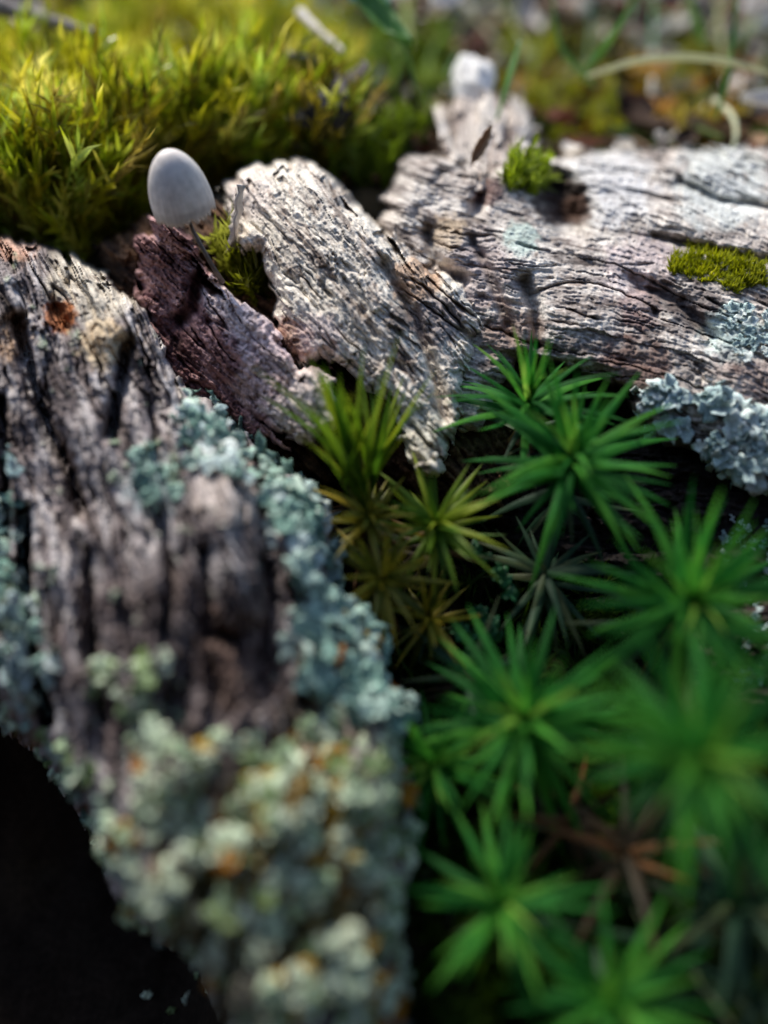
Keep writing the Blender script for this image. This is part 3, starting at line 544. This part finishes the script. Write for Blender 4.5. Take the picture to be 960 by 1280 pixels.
# ------------------------------------------------------------------ mushroom
def mushroom():
    d = 10.0; base = pt(272, 338, 10.2)
    t = thing('mushroom', 'tiny grey white bell shaped mushroom on a thin stalk in front of the yellow moss', 'mushroom', base.to_tuple())
    top = pt(230, 257, d); ax = (Vector((0, 0, 1))*.97+Vector((-.13, .05, 0))).normalized(); q = ax.to_track_quat('Z', 'Y')
    nr, na = 26, 120; H = .66; Rr = .37; V = []; C = []
    for i in range(nr+1):
        f = i/nr; th = f*1.62
        rad = Rr*(math.sin(min(th, 1.5708))**1.04)*(1.0 if th < 1.57 else 1.0); z = H*(math.cos(min(th, 1.5708))**1.0)
        if th > 1.5708: z = -(th-1.5708)*.6
        for j in range(na):
            a = j/na*2*math.pi; st = .007*math.cos(a*20+math.sin(a*3))*sm(f, .3, .9)+.003*math.cos(a*40+1)
            zz = z - (sm(f, .93, 1)*(.052*abs(math.sin(a*15+1.5*math.sin(a*3)))+.016*math.sin(a*7)+.008*math.sin(a*13+2)))
            wob = 1+.02*math.sin(2*a+1)+.012*math.sin(5*a)
            V.append((rad*wob*(1+st), rad*wob*(1+st)*1.0, zz)); V[-1] = (V[-1][0]*math.cos(a), V[-1][1]*math.sin(a), zz)
            nz = float(0)
            C.append((f, .5+.5*math.cos(a*40), 0))
    # inner side
    m0 = len(V)
    for i in range(10):
        f = 1-i/9*.9
        for j in range(na):
            a = j/na*2*math.pi; th = f*1.5; rad = Rr*.95*math.sin(th)**.9; g = 1-.10*(j % 3 == 0)
            V.append((rad*g*math.cos(a), rad*g*math.sin(a), H*.93*math.cos(th)-.03)); C.append((1, 1, 1))
    F = []
    for i in range(nr):
        for j in range(na): F.append((i*na+j, (i+1)*na+j, (i+1)*na+(j+1) % na, i*na+(j+1) % na))
    for j in range(na): F.append((nr*na+j, m0+j, m0+(j+1) % na, nr*na+(j+1) % na))
    for i in range(9):
        for j in range(na): a = m0+i*na+j; b = m0+i*na+(j+1) % na; F.append((a, a+na, b+na, b))
    V = np.array(V); C = np.array(C); f = C[:, 0]
    nz = fbm(V[:, 0]*9, V[:, 1]*9, V[:, 2]*9, 3)
    c = np.array([.78, .71, .66])*(1+.20*nz-.09*C[:, 1]*sm(f, .2, .8)-.34*sm(f, .86, .95)+.10*(1-sm(f, 0, .35)))[:, None]
    W_ = np.array([list(q @ Vector(v.tolist())) for v in V])+np.array(list(top-base))
    m = mat_attr('mushroom_cap_skin', .55, .35, 14, .12, .12)
    b = m.node_tree.nodes['Principled BSDF']; b.inputs['Subsurface Weight'].default_value = .25; b.inputs['Subsurface Radius'].default_value = (.12, .1, .09); b.inputs['Subsurface Scale'].default_value = 1
    link('cap', mesh_np('cap', W_, np.array(F), c), m, t)
    in_ = top+ax*.45
    V, F = tube([in_-base, top-base, (pt(241, 288, 10.0)-base), (pt(253, 310, 10.05)-base), (pt(267, 335, 10.2)-base), (pt(278, 352, 10.5)-base)], [.026, .026, .025, .026, .028, .035], 12)
    link('stalk', mesh_np('stalk', V, F), mat_ramp('mushroom_stalk', [(.13, .10, .085), (.24, .19, .16)], 10, .45, .4, .2), t)
mushroom()

# ------------------------------------------------------------------ litter, twigs, grass behind the log
dead = mat_ramp('dead_leaf', [(.10, .04, .02), (.22, .10, .05), (.36, .24, .15)], 2, .7, .3, .25, .5)
pale = mat_ramp('bleached_litter', [(.50, .44, .38), (.68, .62, .56), (.82, .78, .73)], 2, .8, .2, .0, .5)
grassm = mat_ramp('grass_blade', [(.10, .28, .06), (.22, .44, .10), (.42, .58, .20)], 1, .4, .5, .4, .6, bst=0)
strawm = mat_ramp('dry_straw', [(.5, .5, .3), (.7, .72, .48)], 1, .5, .4, .3, .5, bst=0)
barkm = mat_ramp('twig_bark', [(.18, .15, .14), (.36, .33, .31)], 3, .85, .2)
darkm = mat_ramp('black_debris', [(.008, .008, .010), (.03, .03, .035)], 4, .6, .3)
def dead_leaf_mesh(L, Wd, seed, curl=.3):
    r = np.random.default_rng(seed); nu, nv = 12, 6; V = []
    for i in range(nu+1):
        t = i/nu; wd = Wd*(math.sin(math.pi*min(1, t**.8*1.0))**.7+.02)*(1+.15*r.normal()*.5)
        for j in range(nv+1):
            s = j/nv*2-1; V.append(((t-.5)*L, s*wd/2, curl*L*(s*s*.35+(t-.5)**2*.9)+.03*L*r.normal()*.6-.02*L*(abs(s) < .1)))
    return np.array(V), grid_faces(nu+1, nv+1)
def lay_leaf(name, label, cat, px, py, L, Wd, mat, seed, rot=(0, 0, 0), lift=.15, curl=.3, d=None, group=None):
    p = Vector(hit(px, py)[0][0].tolist()) if d is None else pt(px, py, d)
    V, F = dead_leaf_mesh(L, Wd, seed, curl); o = link(name, mesh_np(name, V, F), mat, None, label=label, category=cat)
    o.location = p+Vector((0, 0, lift)); o.rotation_euler = tuple(R_(a) for a in rot)
    so = o.modifiers.new('thickness', 'SOLIDIFY'); so.thickness = .025
    if group: o['group'] = group
    return o
lay_leaf('dead_leaf', 'reddish brown dead leaf behind the right moss, under the arching straw', 'leaf', 835, 125, 2.2, 1.5, dead, 1, (25, 10, 30), .3)
lay_leaf('dead_leaf', 'tan dead leaf at the right edge of the background', 'leaf', 950, 100, 1.6, 1.1, pale, 2, (30, -10, 70), .3)
lay_leaf('dead_leaf', 'small russet leaf standing between the pale broken wood and the tuft', 'leaf', 603, 190, .55, .16, dead, 3, (30, -60, 30), .1, d=11.9)
lay_leaf('bleached_chip', 'bright pale chip at the top left of centre, beside the grey stem', 'wood chip', 368, 14, 1.5, 1.1, pale, 5, (5, 0, 20), .5, d=14.6)
lay_leaf('bleached_chip', 'pale pinkish chip at the top, left of the bright one', 'wood chip', 292, 14, 1.1, .8, pale, 6, (5, 10, -40), .6, d=14.9)
lay_leaf('bleached_chip', 'blurred pale chip at the top edge right of the green leaf', 'wood chip', 500, 18, 1.5, .8, pale, 7, (0, 0, 50), .3, d=16)
lay_leaf('dead_leaf', 'dark brown leaf at the top of the background above the right moss', 'leaf', 690, 40, 2.4, 1.4, dead, 8, (20, 0, -30), .2)
lay_leaf('green_leaf', 'small blue green leaf catching light at the top centre', 'leaf', 445, 32, 1.4, .6, mat_ramp('blue_green_leaf', [(.10, .30, .18), (.25, .5, .35)], 2, .3, .5, .3), 9, (20, 20, -30), .5, d=14.5)
lay_leaf('green_leaf', 'shiny yellow green leaf with a white glint right of the top centre', 'leaf', 478, 70, 1.5, .45, grassm, 10, (10, 20, -50), .5, d=14.2)
lay_leaf('bleached_chip', 'pale curled sliver at the left flank of the grey ridge behind the mushroom', 'wood chip', 300, 285, 1.0, .25, pale, 12, (10, -75, 0), .1, .15, d=10.9)
for lb, x, y, dd, L_, W_, sd_ in (('sunlit pale flake at the top edge above the glaring white chip', 560, 5, 17.5, 1.9, 1.2, 21), ('sunlit pale flake at the top right of centre among brown leaves', 655, 22, 19.0, 1.6, 1.0, 22),
        ('grey pale flake under the twig in the top left corner', 40, 30, 16.5, 2.6, 1.4, 23), ('pale flake at the right edge under the arching straw', 965, 130, 14.5, 1.3, .8, 24), ('small pale flake in the moss between the black crumb and the white chip', 440, 105, 13.9, .9, .5, 25), ('pale flake at the far top right corner', 945, 12, 21.0, 2.0, 1.2, 26)):
    lay_leaf('bleached_chip', lb, 'wood chip', x, y, L_*.8, W_*.42, pale, sd_, (25*math.sin(sd_), 20*math.cos(sd_), sd_*37), .0, .5, d=dd)
def twig(name, label, cat, pts, rad, mat, group=None):
    P = [pt(*p) for p in pts]; b = P[0]
    # smooth the path
    Q = []
    for i in range(len(P)-1):
        p0, p1, p2, p3 = P[max(i-1, 0)], P[i], P[i+1], P[min(i+2, len(P)-1)]
        for k in range(5):
            t = k/5; Q.append(.5*((2*p1)+(-p0+p2)*t+(2*p0-5*p1+4*p2-p3)*t*t+(-p0+3*p1-3*p2+p3)*t**3))
    Q.append(P[-1]); n = len(Q); V, F = tube([q_-b for q_ in Q], [rad*(1-.5*i/n)*(1+.12*math.sin(i*2.1)) for i in range(n)], 8)
    o = link(name, mesh_np(name, V, F), mat, None, label=label, category=cat); o.location = b
    if group: o['group'] = group
    return o
twig('twig', 'grey twig lying across the moss in the top left corner', 'twig', [(-60, -6, 15.0), (20, 14, 14.8), (80, 32, 14.4), (130, 48, 14.2)], .17, barkm)
twig('dry_stem', 'pale dry stem slanting from the bright chip at the top left of centre', 'stem', [(375, 15, 15.5), (400, 40, 15.0), (430, 65, 14.6)], .09, pale)
twig('dry_stem', 'short grey stem in the moss above the black debris', 'stem', [(350, 68, 14.5), (385, 75, 14.2), (415, 88, 14.0), (430, 120, 13.6)], .10, barkm)
twig('dry_stem', 'hooked pale stem at the right behind the log', 'stem', [(893, 125, 15.6), (915, 145, 15.0), (920, 170, 14.5), (912, 195, 13.9)], .055, strawm)
def grass(label, pts, width, mat, cat='grass blade'):
    P = np.array([list(pt(*p)) for p in pts]); n = len(P); tt = np.linspace(0, 1, 18)
    Q = np.stack([np.interp(tt, np.linspace(0, 1, n), P[:, k]) for k in range(3)], -1)
    for _ in range(3): Q[1:-1] = (Q[:-2]+2*Q[1:-1]+Q[2:])/4
    T = np.gradient(Q, axis=0); sd_ = np.cross(T, [0.1, .6, .8]); sd_ /= np.linalg.norm(sd_, axis=1)[:, None]; nr_ = np.cross(sd_, T); nr_ /= np.linalg.norm(nr_, axis=1)[:, None]
    wv = (width*.5*np.clip(np.sin(np.pi*(tt*.85+.12)), .05, 1))[:, None]
    V = np.stack([Q-sd_*wv, Q-nr_*wv*.45, Q+sd_*wv], 1).reshape(-1, 3)-P[0]
    o = link('grass_blade', mesh_np('grass_blade', V, grid_faces(18, 3)), mat, None, label=label, category=cat, group='grass blades behind the log'); o.location = P[0].tolist()
    so = o.modifiers.new('thickness', 'SOLIDIFY'); so.thickness = .02
    return o
grass('arching pale straw crossing the upper right background', [(735, 95, 14.8), (800, 72, 14.0), (870, 68, 14.0), (930, 80, 14.2), (975, 95, 14.4)], .26, strawm)
grass('yellow green blade slanting up right from the moss at the top', [(730, 90, 15), (765, 45, 14.6), (805, -25, 14.3)], .24, grassm)
grass('thin upright green blade near the top right corner', [(895, 150, 14.5), (915, 70, 14.2), (925, -30, 14.0)], .14, grassm)
grass('short green blade behind the right moss at the top edge', [(880, 60, 16.5), (870, 20, 16.2), (855, -30, 16)], .22, grassm)
grass('faint green blade at the top between the brown leaf and the yellow blade', [(745, 110, 15.5), (700, 60, 15.2), (690, -20, 15)], .18, grassm)
grass('short green blade rising in front of the left end of the dull moss', [(620, 150, 13.6), (635, 100, 13.5), (650, 50, 13.5)], .14, grassm)
grass('fine blade crossing the top edge left of the glaring white chip', [(520, 110, 14.4), (510, 60, 14.3), (470, 5, 14.2)], .16, grassm)
# black debris lump
def lump(name, label, cat, px, py, d, r, mat, seed, sc3=(1, 1, 1)):
    import bmesh
    bm = bmesh.new(); bmesh.ops.create_icosphere(bm, subdivisions=4, radius=1); V = np.array([list(v.co) for v in bm.verts])
    k = 1+.55*fbm(V[:, 0]*1.6+seed, V[:, 1]*1.6, V[:, 2]*1.6, 4)
    for v, kk in zip(bm.verts, k): v.co *= float(kk)
    me = bpy.data.meshes.new(name); bm.to_mesh(me); bm.free(); me.polygons.foreach_set('use_smooth', [True]*len(me.polygons))
    o = link(name, me, mat, None, label=label, category=cat); o.location = pt(px, py, d); o.scale = tuple(r*a for a in sc3); return o
lump('bark_crumb', 'black crumb of rotten bark in the moss left of the pale broken wood', 'bark', 415, 143, 13.3, .36, darkm, 1, (1.1, .8, .9))
lump('bleached_chip', 'glaring white rounded chip standing upright on the broken wood piece', 'wood chip', 592, 104, 15.6, .42, mat_ramp('white_chip', [(.85, .83, .8), (.9, .88, .86)], 2, .8, .2), 21, (.85, 1.6, .95))
lump('bark_crumb', 'small black crumb beside the larger one in the moss', 'bark', 382, 150, 13.3, .2, darkm, 2, (1.2, .8, .7))
lump('lichen_knob', 'round cream coloured knob on the lichen crust near the bottom', 'lichen', 440, 1168, 6.45, .085, mat_ramp('cream_knob', [(.42, .48, .32), (.56, .60, .44)], 5, .8, .2), 3)
def far_grass():
    r = np.random.default_rng(12); n = 260; X = r.uniform(250, 1120, n); Y = r.uniform(-60, 150, n); B, _ = hit(X, Y)
    V, F, k = blades(B, np.array([0, 0, 1.])+r.normal(size=(n, 3))*.45, r.uniform(1.2, 3.2, n), r.uniform(.08, .2, n), r.normal(size=(n, 3))*.35, seg=5, keel=.3)
    c = np.array([(.30, .48, .12), (.52, .56, .28), (.62, .60, .42), (.18, .34, .12), (.25, .5, .28)])[r.integers(0, 5, n)]*r.uniform(.6, 1.2, (n, 1))
    link('far_grass', mesh_np('far_grass', V, F, np.repeat(c, k, 0)), mat_ramp('far_grass', [(.8, .8, .8), (1, 1, 1)], 1, .5, .3, .5, bst=0, use_attr=True), None, kind='stuff', label='loose blurred grass and straw in the background beyond the log', category='grass')
far_grass()
# loose leaf litter behind, too much to count
def litter():
    r = np.random.default_rng(5); n = 2200; X = r.uniform(-150, 1110, n); Y = r.uniform(-90, 240, n); k = (X > 440) | (Y < 45) | ((X > 270) & (Y > 165)) | ((X > 130) & (X < 200) & (Y > 170)) | (r.random(n) < .16); X = X[k]; Y = Y[k]
    B, _ = hit(X, Y); Vs = []; Fs = []; Cs = []; o_ = 0
    for p in B:
        V, F = dead_leaf_mesh(r.uniform(.3, .9), r.uniform(.1, .4), int(r.integers(1e6)), r.uniform(.1, .4))
        e = Matrix.Rotation(r.uniform(0, 6.28), 3, 'Z') @ Matrix.Rotation(r.normal()*.6, 3, 'X') @ Matrix.Rotation(r.normal()*.4, 3, 'Y')
        V = V*(1+1.1*(p[1] > 15)) @ np.array(e).T+p+[0, 0, .08+(p[1] > 14)*r.uniform(0, .6)]; Vs.append(V); Fs.append(F+o_); o_ += len(V)
        c = np.array([(.20, .08, .05), (.42, .27, .16), (.86, .80, .72), (.10, .14, .03), (.06, .035, .025)][int(r.integers(5))]); Cs.append(np.tile(c*r.uniform(.7, 1.2), (len(V), 1)))
    link('leaf_litter', mesh_np('leaf_litter', np.concatenate(Vs), np.concatenate(Fs), np.concatenate(Cs)), M['wood'], None, kind='stuff', label='brown and bleached leaf litter on the ground behind the moss', category='leaf litter')
litter()
# little leafy liverworts
def liverwort(label, px, py, n, seed):
    p0 = Vector(hit(px, py)[0][0].tolist()) if False else pt(px, py, 9.55)
    t = thing('leafy_liverwort', label, 'liverwort', p0.to_tuple(), 'small round leaved plants between the moss'); r = np.random.default_rng(seed)
    gm = M.get('liver') or mat_ramp('liverwort_green', [(.02, .12, .04), (.05, .22, .08)], 4, .4, .5, .2, .5); M['liver'] = gm
    if 'LV' not in M: M['LV'] = lobe_mesh('round_leaf', gm, 77)
    for k in range(n):
        q_ = pt(px+r.normal()*16, py+r.normal()*22, 9.5+r.normal()*.05); o = link('leaf', M['LV'], None, t); s = r.uniform(.07, .12)
        o.matrix_local = Matrix.Translation(q_-p0) @ ((cam.location-q_).normalized()+Vector(r.normal(size=3)*.3)).to_track_quat('Z', 'Y').to_matrix().to_4x4() @ Matrix.Scale(s, 4)
liverwort('small round leaved green plant below the dark sunken star moss', 597, 785, 16, 1)
liverwort('dim round leaved plant beside the olive moss rosettes', 620, 720, 8, 2)
liverwort('round leaved plant between the centre star moss and the yellowish one', 590, 850, 9, 3)
